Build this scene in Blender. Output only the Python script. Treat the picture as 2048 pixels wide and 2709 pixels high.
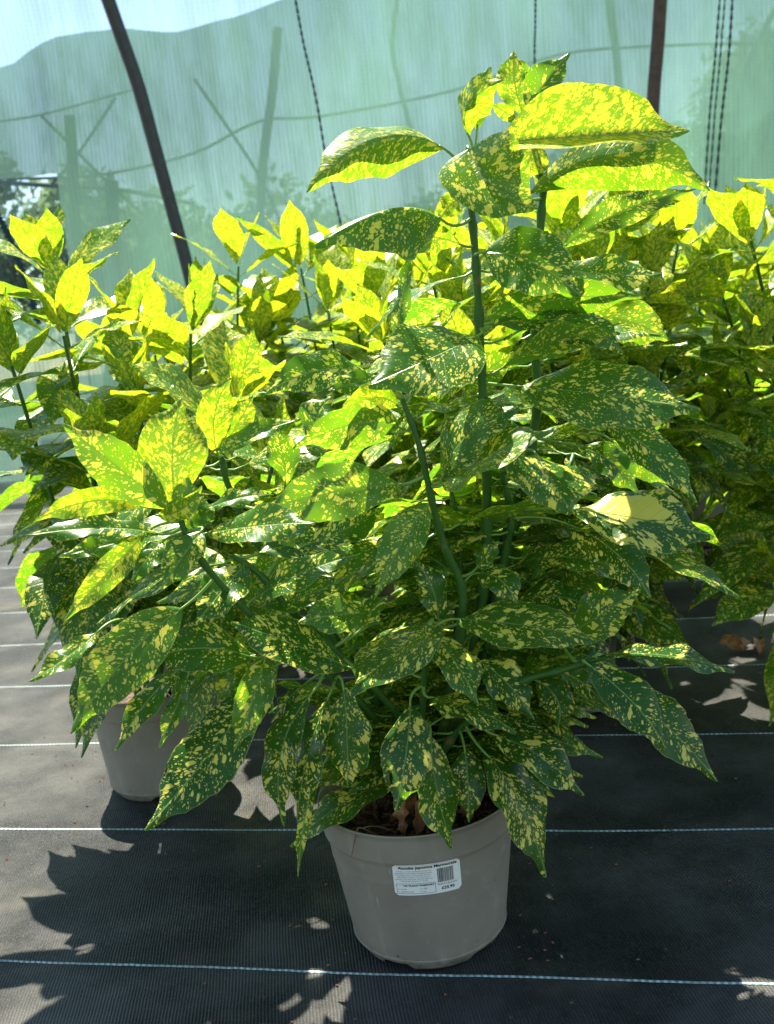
import bpy, math, random
import numpy as np
from mathutils import Vector, Matrix, noise as mnoise
for o in list(bpy.data.objects): bpy.data.objects.remove(o)
scene = bpy.context.scene
COL = scene.collection
R = math.radians
# ------------------------------------------------------------------ camera
W, H, FPX = 2048.0, 2709.0, 2695.0          # photograph size and focal length in its pixels
CAM_H, PITCH, ROLL = 0.80, R(9.9), R(6.0)
_F = Vector((0, math.cos(PITCH), -math.sin(PITCH)))
_U0 = Vector((0, math.sin(PITCH), math.cos(PITCH)))
_R0 = Vector((1, 0, 0))
_RT = _R0*math.cos(ROLL) - _U0*math.sin(ROLL)
_UP = _U0*math.cos(ROLL) + _R0*math.sin(ROLL)
CAM = Vector((0, 0, CAM_H))
cam_d = bpy.data.cameras.new('camera'); cam = bpy.data.objects.new('camera', cam_d); COL.objects.link(cam)
m = Matrix.Identity(4)
for i in range(3):
    m[i][0] = _RT[i]; m[i][1] = _UP[i]; m[i][2] = -_F[i]; m[i][3] = CAM[i]
cam.matrix_world = m
cam_d.sensor_fit = 'HORIZONTAL'; cam_d.sensor_width = 36.0; cam_d.lens = 36.0*FPX/W
cam_d.clip_start = 0.02; cam_d.clip_end = 400
cam_d.dof.use_dof = True; cam_d.dof.focus_distance = 1.22; cam_d.dof.aperture_fstop = 11.0
scene.camera = cam
# ------------------------------------------------------------------ world, sun, exposure
SUN_EL, SUN_AZ = R(58), R(-15)                 # azimuth from +Y towards +X
world = bpy.data.worlds.new('World'); scene.world = world; world.use_nodes = True
wn = world.node_tree; wn.nodes.clear()
wo = wn.nodes.new('ShaderNodeOutputWorld'); bg = wn.nodes.new('ShaderNodeBackground'); sk = wn.nodes.new('ShaderNodeTexSky')
sk.sky_type = 'NISHITA'; sk.sun_disc = False; sk.sun_elevation = SUN_EL; sk.sun_rotation = SUN_AZ
sk.air_density = 1.0; sk.dust_density = 0.0; sk.ozone_density = 1.0; sk.altitude = 800
bg.inputs['Strength'].default_value = 0.085
wb = wn.nodes.new('ShaderNodeMix'); wb.data_type = 'RGBA'; wb.blend_type = 'MULTIPLY'; wb.inputs[0].default_value = 1.0; wb.inputs[7].default_value = (1.0, .95, .83, 1)
wn.links.new(sk.outputs[0], wb.inputs[6]); wn.links.new(wb.outputs[2], bg.inputs['Color']); wn.links.new(bg.outputs[0], wo.inputs['Surface'])
sl = bpy.data.lights.new('sun', 'SUN'); sl.energy = 5.0; sl.angle = R(0.5); sl.color = (1.0, 0.93, 0.79)
so = bpy.data.objects.new('sun', sl); COL.objects.link(so)
sd = Vector((math.sin(SUN_AZ)*math.cos(SUN_EL), math.cos(SUN_AZ)*math.cos(SUN_EL), math.sin(SUN_EL)))
so.rotation_euler = sd.to_track_quat('Z', 'Y').to_euler(); so.location = sd*30
scene.view_settings.view_transform = 'Standard'; scene.view_settings.look = 'None'
scene.view_settings.gamma = 1.0; scene.view_settings.exposure = 1.80
scene.render.engine = 'CYCLES'
scene.cycles.max_bounces = 8; scene.cycles.transparent_max_bounces = 12; scene.cycles.transmission_bounces = 6
scene.cycles.caustics_reflective = False; scene.cycles.caustics_refractive = False

# ------------------------------------------------------------------ measuring helpers
CR = {'A': (0, 0), 'B': (1024, 0), 'C': (0, 800), 'D': (1024, 800), 'E': (0, 1600), 'G': (1024, 1600)}
def pxy(k, x, y):
    if k == 'V': return x*1.2249, y*1.2249
    ox, oy = CR[k]; return ox + x*0.6124, oy + y*0.6124
def ray(X, Y):
    return _F + _RT*((X-W/2)/FPX) - _UP*((Y-H/2)/FPX)
def at(k, x, y, Yd):                          # a measured point on the vertical plane at distance Yd
    X, Y = pxy(k, x, y); r = ray(X, Y); return CAM + r*(Yd/r.y)
def ground(k, x, y, z=0.0):
    X, Y = pxy(k, x, y); r = ray(X, Y); return CAM + r*((z-CAM_H)/r.z)

# ------------------------------------------------------------------ object helpers
def tag(o, label=None, cat=None, group=None, kind=None):
    if label: o['label'] = label
    if cat: o['category'] = cat
    if group: o['group'] = group
    if kind: o['kind'] = kind
    return o
def empty(name, loc=(0, 0, 0), rz=0):
    o = bpy.data.objects.new(name, None); COL.objects.link(o); o.location = loc; o.rotation_euler = (0, 0, rz)
    o.empty_display_size = 0.1; return o
class MB:
    def __init__(s): s.v = []; s.f = []; s.uv = []; s.uv2 = []; s.dat = []; s.mi = []
    def base(s): return len(s.v)
    def vert(s, p, uv=(0, 0), uv2=(0, 0), d=(0, 0, 0)):
        s.v.append(tuple(p)); s.uv.append(uv); s.uv2.append(uv2); s.dat.append(d); return len(s.v)-1
    def face(s, *ix, mi=0): s.f.append(ix); s.mi.append(mi)
    def build(s, name, mats, parent=None, origin=None, smooth=True):
        me = bpy.data.meshes.new(name)
        vv = s.v if origin is None else [(a-origin[0], b-origin[1], c-origin[2]) for a, b, c in s.v]
        me.from_pydata(vv, [], s.f)
        li = np.zeros(len(me.loops), dtype=np.int32); me.loops.foreach_get('vertex_index', li)
        for nm, arr in (('phys', s.uv), ('norm', s.uv2)):
            l = me.uv_layers.new(name=nm); l.data.foreach_set('uv', np.array(arr, dtype=np.float32)[li].ravel())
        a = me.attributes.new('leafdata', 'FLOAT_VECTOR', 'POINT')
        a.data.foreach_set('vector', np.array(s.dat, dtype=np.float32).ravel())
        if not isinstance(mats, (list, tuple)): mats = [mats]
        for mt in mats: me.materials.append(mt)
        me.polygons.foreach_set('material_index', np.array(s.mi, dtype=np.int32))
        me.polygons.foreach_set('use_smooth', np.full(len(s.f), smooth))
        me.update()
        o = bpy.data.objects.new(name, me); COL.objects.link(o)
        if parent: o.parent = parent
        return o
def tube(mb, pts, radii, n=6, mi=0, d=(0, 0, 0), cap=True):
    pts = [Vector(p) for p in pts]
    if not isinstance(radii, (list, tuple)): radii = [radii]*len(pts)
    rings = []; prev = None; s = 0
    for i, p in enumerate(pts):
        t = (pts[min(i+1, len(pts)-1)] - pts[max(i-1, 0)])
        t = t.normalized() if t.length > 1e-9 else Vector((0, 0, 1))
        if prev is None:
            a = Vector((0, 0, 1)) if abs(t.z) < .9 else Vector((1, 0, 0))
            u = t.cross(a).normalized()
        else: u = (prev - t*prev.dot(t)).normalized()
        prev = u; w = t.cross(u)
        if i: s += (p-pts[i-1]).length
        rings.append([mb.vert(p + (u*math.cos(2*math.pi*j/n) + w*math.sin(2*math.pi*j/n))*radii[i], (s, j/n*.03), (s, j/n), d) for j in range(n)])
    for a, b in zip(rings, rings[1:]):
        for j in range(n): mb.face(a[j], a[(j+1) % n], b[(j+1) % n], b[j], mi=mi)
    if cap:
        mb.face(*rings[0][::-1], mi=mi); mb.face(*rings[-1], mi=mi)
def smooth_path(pts, k=5):
    pts = [Vector(p) for p in pts]
    if len(pts) < 3: return pts
    out = []
    P = [2*pts[0]-pts[1]] + pts + [2*pts[-1]-pts[-2]]
    for i in range(1, len(P)-2):
        for j in range(k):
            t = j/k; a, b, c, e = P[i-1], P[i], P[i+1], P[i+2]
            out.append(0.5*((2*b) + (c-a)*t + (2*a-5*b+4*c-e)*t*t + (3*b-a-3*c+e)*t**3))
    out.append(pts[-1]); return out
def box(mb, c, sx, sy, sz, mi=0):
    b = mb.base()
    for x in (-1, 1):
        for y in (-1, 1):
            for z in (-1, 1): mb.vert((c[0]+x*sx/2, c[1]+y*sy/2, c[2]+z*sz/2))
    for f in ((0, 1, 3, 2), (4, 6, 7, 5), (0, 4, 5, 1), (2, 3, 7, 6), (0, 2, 6, 4), (1, 5, 7, 3)): mb.face(*[b+i for i in f], mi=mi)

# ------------------------------------------------------------------ material helpers
class NT:
    def __init__(s, name):
        s.m = bpy.data.materials.new(name); s.m.use_nodes = True; s.t = s.m.node_tree; s.t.nodes.clear()
        s.out = s.n('ShaderNodeOutputMaterial')
    def n(s, ty, **kw):
        nd = s.t.nodes.new(ty)
        for k, v in kw.items():
            if k.startswith('i_'):
                key = k[2:]; key = int(key) if key.isdigit() else key.replace('_', ' ')
                s.put(nd, key, v)
            else: setattr(nd, k, v)
        return nd
    def put(s, nd, key, v):
        if isinstance(v, bpy.types.NodeSocket): s.t.links.new(v, nd.inputs[key])
        else:
            if hasattr(v, '__len__') and len(v) == 3 and nd.inputs[key].type == 'RGBA': v = (*v, 1)
            nd.inputs[key].default_value = v
    def math(s, op, a, b=None, c=None, clamp=False):
        nd = s.n('ShaderNodeMath', operation=op, use_clamp=clamp); s.put(nd, 0, a)
        if b is not None: s.put(nd, 1, b)
        if c is not None: s.put(nd, 2, c)
        return nd.outputs[0]
    def mix(s, f, a, b, mode='MIX'):
        nd = s.n('ShaderNodeMix', data_type='RGBA', blend_type=mode); s.put(nd, 0, f); s.put(nd, 6, a); s.put(nd, 7, b); return nd.outputs[2]
    def rng(s, v, a, b, c=0.0, d=1.0, smooth=True):
        nd = s.n('ShaderNodeMapRange', interpolation_type='SMOOTHSTEP' if smooth else 'LINEAR')
        for k, x in ((0, v), (1, a), (2, b), (3, c), (4, d)): s.put(nd, k, x)
        return nd.outputs[0]
    def noise(s, vec, scale, detail=2, rough=.5, out='Fac', dist=0.0):
        nd = s.n('ShaderNodeTexNoise'); s.put(nd, 'Scale', scale); s.put(nd, 'Detail', detail); s.put(nd, 'Roughness', rough); s.put(nd, 'Distortion', dist)
        if vec is not None: s.put(nd, 'Vector', vec)
        return nd.outputs[out]
    def comb(s, x, y, z):
        nd = s.n('ShaderNodeCombineXYZ'); s.put(nd, 0, x); s.put(nd, 1, y); s.put(nd, 2, z); return nd.outputs[0]
    def bump(s, h, strength, dist):
        nd = s.n('ShaderNodeBump'); s.put(nd, 'Height', h); s.put(nd, 'Strength', strength); s.put(nd, 'Distance', dist); return nd.outputs[0]
    def surf(s, sh): s.t.links.new(sh, s.out.inputs['Surface']); return s.m

def simple(name, col, rough=.5, spec=.5, nscale=30, namt=.25, bump=0.0, bscale=200, metallic=0.0):
    t = NT(name); tc = t.n('ShaderNodeTexCoord').outputs['Object']
    nz = t.noise(tc, nscale, 4, .6)
    c = t.mix(t.rng(nz, .3, .7, 0, 1), tuple(x*(1-namt) for x in col), tuple(min(1, x*(1+namt)) for x in col))
    p = t.n('ShaderNodeBsdfPrincipled'); t.put(p, 'Base Color', c); t.put(p, 'Roughness', rough); t.put(p, 'Specular IOR Level', spec); t.put(p, 'Metallic', metallic)
    if bump: t.put(p, 'Normal', t.bump(t.noise(tc, bscale, 3), bump, .002))
    return t.surf(p.outputs[0])

def leaf_material(name, detail=True):
    t = NT(name)
    uvp = t.n('ShaderNodeUVMap', uv_map='phys').outputs[0]; uvn = t.n('ShaderNodeUVMap', uv_map='norm').outputs[0]
    at_ = t.n('ShaderNodeAttribute', attribute_name='leafdata'); sp = t.n('ShaderNodeSeparateXYZ'); t.put(sp, 0, at_.outputs['Vector'])
    young, rnd, blotch = sp.outputs
    su = t.n('ShaderNodeSeparateXYZ'); t.put(su, 0, uvp); s_, v_, _ = su.outputs
    sn = t.n('ShaderNodeSeparateXYZ'); t.put(sn, 0, uvn); tn, vn, _ = sn.outputs
    av = t.math('ABSOLUTE', v_); avn = t.math('ABSOLUTE', vn)
    skew = t.math('SUBTRACT', s_, t.math('MULTIPLY', av, 0.62))
    off = t.math('MULTIPLY', rnd, 7.3)
    side = t.math('MULTIPLY', t.math('SIGN', v_), 0.37)
    vec0 = t.comb(skew, t.math('ADD', t.math('MULTIPLY', v_, 0.92), side), off)
    # gentle warp so that spots are ragged
    nzc = t.noise(vec0, 260, 2, .6, out='Color')
    sub = t.n('ShaderNodeVectorMath', operation='SUBTRACT'); t.put(sub, 0, nzc); sub.inputs[1].default_value = (.5, .5, .5)
    sc = t.n('ShaderNodeVectorMath', operation='SCALE'); t.put(sc, 0, sub.outputs[0]); t.put(sc, 'Scale', 0.0030)
    ad = t.n('ShaderNodeVectorMath', operation='ADD'); t.put(ad, 0, vec0); t.put(ad, 1, sc.outputs[0]); vec = ad.outputs[0]
    clus = t.noise(vec0, 38, 1, .5)                       # where spots crowd together
    def dots(scale, lo, hi, k):
        vo = t.n('ShaderNodeTexVoronoi', feature='F1'); t.put(vo, 'Vector', vec); t.put(vo, 'Scale', scale); t.put(vo, 'Randomness', 1.0)
        sc_ = t.n('ShaderNodeSeparateColor'); t.put(sc_, 0, vo.outputs['Color'])
        rr = t.math('POWER', sc_.outputs[0], k)
        rad = t.math('ADD', t.math('MULTIPLY', rr, hi), lo)
        rad = t.math('MULTIPLY', rad, t.rng(clus, .3, .65, .55, 1.25))
        return t.rng(t.math('SUBTRACT', rad, vo.outputs['Distance']), -.02, .05)
    d1 = dots(380, -.05, .54, 1.0)
    d2 = dots(150, -.18, .80, 1.6)
    big = t.noise(vec, 62, 3, .55)
    thr = t.math('SUBTRACT', .74, t.math('MULTIPLY', t.math('MINIMUM', blotch, .9), .19))
    b1 = t.rng(t.math('SUBTRACT', big, thr), 0, .012)
    mot = t.noise(vec, 165, 4, .62)
    thr2 = t.math('SUBTRACT', .78, t.math('MULTIPLY', young, .265))
    b2 = t.rng(t.math('SUBTRACT', mot, thr2), -.01, .03)
    ex_ = t.math('POWER', t.math('DIVIDE', t.math('SUBTRACT', tn, .36), .36), 2); ey_ = t.math('POWER', t.math('DIVIDE', t.math('ADD', vn, .34), .42), 2)
    pe = t.math('ADD', t.math('ADD', ex_, ey_), t.math('MULTIPLY', t.math('SUBTRACT', t.noise(vec, 60, 4, .6), .5), 2.2))
    patch = t.math('MULTIPLY', t.rng(pe, 1.0, 1.06, 1, 0), t.math('GREATER_THAN', blotch, 1.3))
    mask = t.math('MAXIMUM', t.math('MAXIMUM', d1, d2), t.math('MAXIMUM', t.math('MAXIMUM', b1, patch), b2))
    # veins
    vp = t.math('FRACT', t.math('MULTIPLY', t.math('ADD', skew, t.math('MULTIPLY', t.noise(vec0, 20, 1), .006)), 62))
    vein = t.rng(t.math('ABSOLUTE', t.math('SUBTRACT', vp, .5)), 0, .05, 1, 0)
    vein = t.math('MULTIPLY', vein, t.rng(avn, .75, .95, 1, 0))
    rib = t.rng(av, .0004, .0013, 1, 0)
    tone = t.noise(vec0, 25, 2)
    old_g = t.mix(tone, (.010, .066, .013), (.024, .118, .016)); yg = t.mix(tone, (.08, .24, .015), (.13, .32, .02))
    green = t.mix(young, old_g, yg)
    green = t.mix(t.math('MULTIPLY', vein, .5), green, (.07, .22, .05))
    yellow = t.mix(young, (.95, .85, .17), (.80, .74, .06))
    yellow = t.mix(t.math('MULTIPLY', vein, .25), yellow, (.5, .5, .12))
    col = t.mix(mask, green, yellow)
    col = t.mix(t.math('MULTIPLY', rib, .85), col, (.30, .46, .10))
    edge = t.rng(avn, .955, .995, 0, .7)
    col = t.mix(edge, col, (.45, .48, .14))
    back = t.n('ShaderNodeNewGeometry').outputs['Backfacing']
    col_b = t.mix(.35, col, (.20, .30, .08)); colr = t.mix(back, col, col_b)
    tg = t.mix(young, t.mix(tone, (.09, .28, .008), (.14, .36, .010)), (.27, .46, .008))
    tr = t.mix(mask, tg, t.mix(young, (.80, .78, .07), (.80, .74, .02)))
    tr = t.mix(t.math('MULTIPLY', vein, .4), tr, (.16, .30, .01)); tr = t.mix(t.math('MULTIPLY', rib, .8), tr, (.10, .20, .01))
    h = t.math('ADD', t.math('MULTIPLY', vein, -.22), t.math('MULTIPLY', t.noise(vec0, 90, 3), .9))
    h = t.math('ADD', h, t.math('MULTIPLY', rib, -1.2)); h = t.math('ADD', h, t.math('MULTIPLY', t.noise(vec0, 900, 2), .10))
    nrm = t.bump(h, .45, .0014)
    p = t.n('ShaderNodeBsdfPrincipled'); t.put(p, 'Base Color', colr); t.put(p, 'Roughness', t.math('ADD', t.math('MULTIPLY', back, .22), t.rng(tone, .3, .7, .24, .33)))
    t.put(p, 'Specular IOR Level', t.math('SUBTRACT', .48, t.math('MULTIPLY', back, .26))); t.put(p, 'Normal', nrm)
    tl = t.n('ShaderNodeBsdfTranslucent'); t.put(tl, 'Color', tr)
    mx = t.n('ShaderNodeMixShader'); t.put(mx, 0, .47); t.put(mx, 1, p.outputs[0]); t.put(mx, 2, tl.outputs[0])
    return t.surf(mx.outputs[0])
M_leaf = leaf_material('aucuba_leaf')

def stem_material():
    t = NT('green_stem'); tc = t.n('ShaderNodeTexCoord').outputs['Object']
    c = t.mix(t.noise(tc, 60, 3), (.022, .085, .012), (.055, .145, .022)); c = t.mix(t.rng(t.noise(tc, 18, 3), .62, .7), c, (.16, .14, .06))
    p = t.n('ShaderNodeBsdfPrincipled'); t.put(p, 'Base Color', c); t.put(p, 'Roughness', .42); t.put(p, 'Specular IOR Level', .25); t.put(p, 'Normal', t.bump(t.noise(tc, 300, 2), .3, .001))
    return t.surf(p.outputs[0])
M_stem = stem_material()
def petiole_material():
    t = NT('leaf_stalk'); tc = t.n('ShaderNodeTexCoord').outputs['Object']
    c = t.mix(t.noise(tc, 80, 2), (.12, .26, .04), (.24, .38, .07))
    p = t.n('ShaderNodeBsdfPrincipled'); t.put(p, 'Base Color', c); t.put(p, 'Roughness', .4)
    return t.surf(p.outputs[0])
M_pet = petiole_material()
def pot_material():
    t = NT('taupe_plastic'); tc = t.n('ShaderNodeTexCoord').outputs['Object']
    c = t.mix(t.rng(t.noise(tc, 9, 4, .6), .3, .7), (.225, .202, .165), (.275, .248, .20))
    dust = t.rng(t.noise(tc, 40, 5, .7), .56, .75); c = t.mix(t.math('MULTIPLY', dust, .35), c, (.43, .40, .34))
    mp = t.n('ShaderNodeMapping'); t.put(mp, 'Vector', tc); mp.inputs['Scale'].default_value = (120, 120, 9); mp.inputs['Rotation'].default_value = (.25, .1, 0)
    scr = t.rng(t.noise(mp.outputs[0], 1, 3, .55), .70, .74); c = t.mix(t.math('MULTIPLY', scr, .5), c, (.56, .53, .47))
    sep = t.n('ShaderNodeSeparateXYZ'); t.put(sep, 0, tc)
    low = t.rng(sep.outputs[2], .0, .035, 1, 0); dirt = t.math('MULTIPLY', low, t.rng(t.noise(tc, 60, 4), .45, .65))
    c = t.mix(t.math('MULTIPLY', dirt, .7), c, (.09, .085, .06))
    mw = t.n('ShaderNodeMapping'); t.put(mw, 'Vector', tc); mw.inputs['Scale'].default_value = (38, 38, 4)
    run = t.rng(t.noise(mw.outputs[0], 1, 4, .6), .55, .72); c = t.mix(t.math('MULTIPLY', run, .30), c, (.42, .40, .34))
    spl = t.math('MULTIPLY', t.rng(t.noise(tc, 210, 3, .7), .64, .70), t.rng(sep.outputs[2], .01, .09, .9, .12)); c = t.mix(spl, c, (.10, .075, .05))
    sp = t.n('ShaderNodeTexVoronoi'); t.put(sp, 'Vector', tc); t.put(sp, 'Scale', 45)
    sc = t.n('ShaderNodeSeparateColor'); t.put(sc, 0, sp.outputs['Color'])
    speck = t.math('MULTIPLY', t.rng(sp.outputs['Distance'], .05, .08, 1, 0), t.rng(sc.outputs[0], .90, .92)); c = t.mix(speck, c, (.04, .035, .03))
    p = t.n('ShaderNodeBsdfPrincipled'); t.put(p, 'Base Color', c); t.put(p, 'Roughness', t.rng(t.noise(tc, 30, 3), .3, .7, .42, .58)); t.put(p, 'Specular IOR Level', .4)
    t.put(p, 'Normal', t.bump(t.noise(tc, 160, 3), .12, .001))
    return t.surf(p.outputs[0])
M_pot = pot_material()
def soil_material():
    t = NT('bark_soil'); tc = t.n('ShaderNodeTexCoord').outputs['Object']
    c = t.mix(t.rng(t.noise(tc, 130, 4, .7), .35, .65), (.020, .010, .007), (.13, .052, .026))
    p = t.n('ShaderNodeBsdfPrincipled'); t.put(p, 'Base Color', c); t.put(p, 'Roughness', .7); t.put(p, 'Normal', t.bump(t.noise(tc, 220, 4), 1, .006))
    return t.surf(p.outputs[0])
M_soil = soil_material()
M_chip = simple('bark_chip', (.17, .068, .035), .6, .4, 200, .6)
M_dry = simple('dry_leaf', (.30, .13, .055), .5, .4, 60, .5, .4, 120)
M_root = simple('dry_root', (.20, .14, .085), .7, .2, 90, .3)
M_label = simple('label_paper', (.90, .91, .88), .35, .5, 5, .02)
M_ink = simple('black_ink', (.018, .018, .02), .45, .4, 5, .05)
M_grey = simple('grey_ink', (.16, .16, .17), .45, .4, 5, .05)

# ------------------------------------------------------------------ setting: ground
def ground_material():
    t = NT('woven_ground_cover'); tc = t.n('ShaderNodeTexCoord').outputs['Object']
    sep = t.n('ShaderNodeSeparateXYZ'); t.put(sep, 0, tc); x, y, _ = sep.outputs
    wob = t.math('MULTIPLY', t.noise(tc, 12, 2), .004)
    def rib(c, per, ph=0):
        a = t.math('SINE', t.math('MULTIPLY', t.math('ADD', c, wob), 2*math.pi/per)); return a
    warp = rib(t.math('ADD', x, t.math('MULTIPLY', y, .10)), .0042); weft = rib(y, .0030)
    basket = t.math('MULTIPLY', warp, weft)
    wv = t.math('ADD', t.math('MULTIPLY', basket, .5), t.math('MULTIPLY', warp, .6))
    dusty = t.rng(t.noise(tc, 3.2, 5, .65), .35, .75); fine = t.rng(t.noise(tc, 420, 2, .6), .40, .70)
    c = t.mix(dusty, (.006, .009, .009), (.125, .124, .115)); c = t.mix(t.math('MULTIPLY', fine, .4), c, (.15, .145, .13))
    c = t.mix(t.rng(wv, -.7, .5, .55, 0), c, (.010, .011, .013))
    sand = t.math('MULTIPLY', t.rng(t.noise(tc, 5, 3, .6), .58, .72), .35); c = t.mix(sand, c, (.16, .14, .09))
    p = t.n('ShaderNodeBsdfPrincipled'); t.put(p, 'Base Color', c)
    t.put(p, 'Roughness', t.rng(fine, 0, 1, .46, .30)); t.put(p, 'Specular IOR Level', .17)
    hh = t.math('ADD', wv, t.math('MULTIPLY', t.noise(tc, 700, 2), .9)); hh = t.math('ADD', hh, t.math('MULTIPLY', t.noise(tc, 14, 3), 3.0))
    t.put(p, 'Normal', t.bump(hh, .75, .0011))
    return t.surf(p.outputs[0])
M_ground = ground_material()
g = MB(); nx, ny = 130, 150
xs = [-60, -25, -10] + [(-4 + 8*i/nx) for i in range(nx+1)] + [10, 25, 60]
ys = [-30, -8, -1] + [.6 + 7*i/ny for i in range(ny+1)] + [12, 25, 80]
for y_ in ys:
    for x_ in xs:
        z_ = 0.0
        if abs(x_) < 4.1 and .5 < y_ < 7.7:
            z_ = (mnoise.noise(Vector((x_*.9, y_*5.5, 0)))*.0035 + mnoise.noise(Vector((x_*2.3, y_*2.1, 3)))*.003)
        g.vert((x_, y_, z_))
nxx = len(xs)
for j in range(len(ys)-1):
    for i in range(nxx-1): g.face(j*nxx+i, j*nxx+i+1, (j+1)*nxx+i+1, (j+1)*nxx+i)
og = g.build('ground', M_ground); tag(og, kind='structure')
def gz(x_, y_):
    if abs(x_) < 4.1 and .5 < y_ < 7.7:
        return mnoise.noise(Vector((x_*.9, y_*5.5, 0)))*.0035 + mnoise.noise(Vector((x_*2.3, y_*2.1, 3)))*.003
    return 0.0
# marker threads woven in the ground cover: thin twisted ribbons, straight lines on the ground
def thread_material():
    t = NT('marker_thread'); tc = t.n('ShaderNodeTexCoord').outputs['Object']
    sep = t.n('ShaderNodeSeparateXYZ'); t.put(sep, 0, tc)
    tw = t.math('SINE', t.math('MULTIPLY', sep.outputs[0], 2*math.pi/.0085))
    c = t.mix(t.rng(tw, -.5, .5), (.16, .27, .30), (.50, .58, .54)); c = t.mix(t.rng(t.noise(tc, 14, 4), .42, .66, 0, .85), c, (.20, .24, .22))
    p = t.n('ShaderNodeBsdfPrincipled'); t.put(p, 'Base Color', c); t.put(p, 'Roughness', .5); return t.surf(p.outputs[0])
M_thread = thread_material()
p0 = ground('V', 0, 2073); p1 = ground('V', 1672, 2130); tdir = (p1-p0).normalized()
for k in range(-1, 13):
    tb = MB(); yy = p0.y + .381*k; rnd_ = random.Random(k)
    n = 1100; hw = .0020 if k < 2 else .0012
    prevv = None
    for i in range(n+1):
        x_ = -3.9 + 7.8*i/n; y_ = yy + (x_-p0.x)*tdir.y/tdir.x + .0035*math.sin(x_*1.7+k) + .0030*mnoise.noise(Vector((x_*5, k, 0))) + .0008*mnoise.noise(Vector((x_*60, k, 0)))
        w = hw*(1 + .28*math.sin(x_*2*math.pi/.0142)) ; z_ = gz(x_, y_) + .0012
        c_ = tb.vert((x_, y_, z_+.0012)); a_ = tb.vert((x_, y_-w, z_-.0006)); b_ = tb.vert((x_, y_+w, z_-.0006))
        if prevv: tb.face(prevv[1], a_, c_, prevv[0]); tb.face(prevv[0], c_, b_, prevv[2])
        prevv = (c_, a_, b_)
    tb.build('marker_thread', M_thread, og)

# ------------------------------------------------------------------ shade netting, hoops, frame beyond
def net_material(name, col, trans, alpha_lo, alpha_hi, sx, streak):
    t = NT(name); tc = t.n('ShaderNodeTexCoord').outputs['Object']
    sep = t.n('ShaderNodeSeparateXYZ'); t.put(sep, 0, tc); x, y, z = sep.outputs
    mp = t.n('ShaderNodeMapping'); t.put(mp, 'Vector', tc); mp.inputs['Scale'].default_value = (3.5, 2, .9); mp.inputs['Rotation'].default_value = (0, .12, 0)
    st = t.noise(mp.outputs[0], 1.5, 6, .68)
    mp2 = t.n('ShaderNodeMapping'); t.put(mp2, 'Vector', tc); mp2.inputs['Scale'].default_value = (60, 5, 1.4)
    st2 = t.noise(mp2.outputs[0], 1, 4, .6)
    weave = t.math('SINE', t.math('MULTIPLY', t.math('ADD', x, t.math('MULTIPLY', t.noise(tc, 6, 2), .01)), 2*math.pi/sx))
    weave2 = t.math('SINE', t.math('MULTIPLY', z, 2*math.pi/(sx*.8)))
    wv = t.math('ADD', t.math('MULTIPLY', weave, .045), t.math('MULTIPLY', weave2, .02))
    op = t.rng(st, .35, .68, alpha_lo, alpha_hi); op = t.math('ADD', op, t.math('MULTIPLY', wv, 1.0)); op = t.math('ADD', op, t.math('MULTIPLY', t.math('SUBTRACT', st2, .5), streak), clamp=True)
    big = t.noise(tc, .55, 3)
    c = t.mix(t.rng(big, .35, .65), tuple(v*.8 for v in col), tuple(min(1, v*1.15) for v in col))
    c = t.mix(t.rng(st, .55, .8, 0, .5), c, tuple(v*.45 for v in (col[0]*1.3, col[1]*.95, col[2]*.8)))
    c2 = t.mix(t.rng(big, .35, .65), tuple(v*.85 for v in trans), tuple(min(1, v*1.1) for v in trans))
    d = t.n('ShaderNodeBsdfDiffuse'); t.put(d, 'Color', c)
    tl = t.n('ShaderNodeBsdfTranslucent'); t.put(tl, 'Color', c2)
    m1 = t.n('ShaderNodeMixShader'); t.put(m1, 0, .6); t.put(m1, 1, d.outputs[0]); t.put(m1, 2, tl.outputs[0])
    tp = t.n('ShaderNodeBsdfTransparent'); t.put(tp, 'Color', (1, 1, 1))
    m2 = t.n('ShaderNodeMixShader'); t.put(m2, 0, op); t.put(m2, 1, tp.outputs[0]); t.put(m2, 2, m1.outputs[0])
    return t.surf(m2.outputs[0])
M_sheer = net_material('sheer_net', (.06, .10, .11), (.07, .12, .14), .08, .30, .030, .20)
M_green = net_material('green_net', (.07, .16, .115), (.12, .24, .175), .80, .93, .03, .05)
def prof(z):                                  # wall of the tunnel leans in with height
    return 6.6 - .05*max(0, z-.4)**2.0 - .02*z
def sheet(name, x0, x1, z0, z1, fy, nx, nz, mat, parent, topf=None, wav=.03, seed=0):
    s = MB()
    for j in range(nz+1):
        for i in range(nx+1):
            x = x0 + (x1-x0)*i/nx; zt = topf(x) if topf else z1; z = z0 + (zt-z0)*j/nz
            y = fy(z) + wav*mnoise.noise(Vector((x*.8+seed, z*.5, seed))) + wav*.4*mnoise.noise(Vector((x*3+seed, z*.6, seed)))
            s.vert((x, y, z))
    for j in range(nz):
        for i in range(nx):
            a = j*(nx+1)+i; s.face(a, a+1, a+nx+2, a+nx+1)
    return s.build(name, mat, parent)
def on_net(k, x, y, off=0.0):                 # measured point on the tunnel wall
    Yd = 6.5
    for _ in range(12): p = at(k, x, y, Yd); Yd = prof(p.z) + off
    return at(k, x, y, Yd)
tn = empty('shade_tunnel_wall', (0, 6.6, 0))
tag(tn, 'sheer netting wall of the shade tunnel stretched behind all the shrubs', 'netting')
inv = Vector((0, -6.6, 0))
def reparent(o, par): o.parent = par; o.location = -Vector(par.location); return o
reparent(sheet('netting', -8, 8, -.02, 3.7, prof, 90, 40, M_sheer, None, wav=.015, seed=3), tn)
M_hoop = simple('dark_hoop_steel', (.020, .026, .032), .45, .5, 20, .3)
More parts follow.
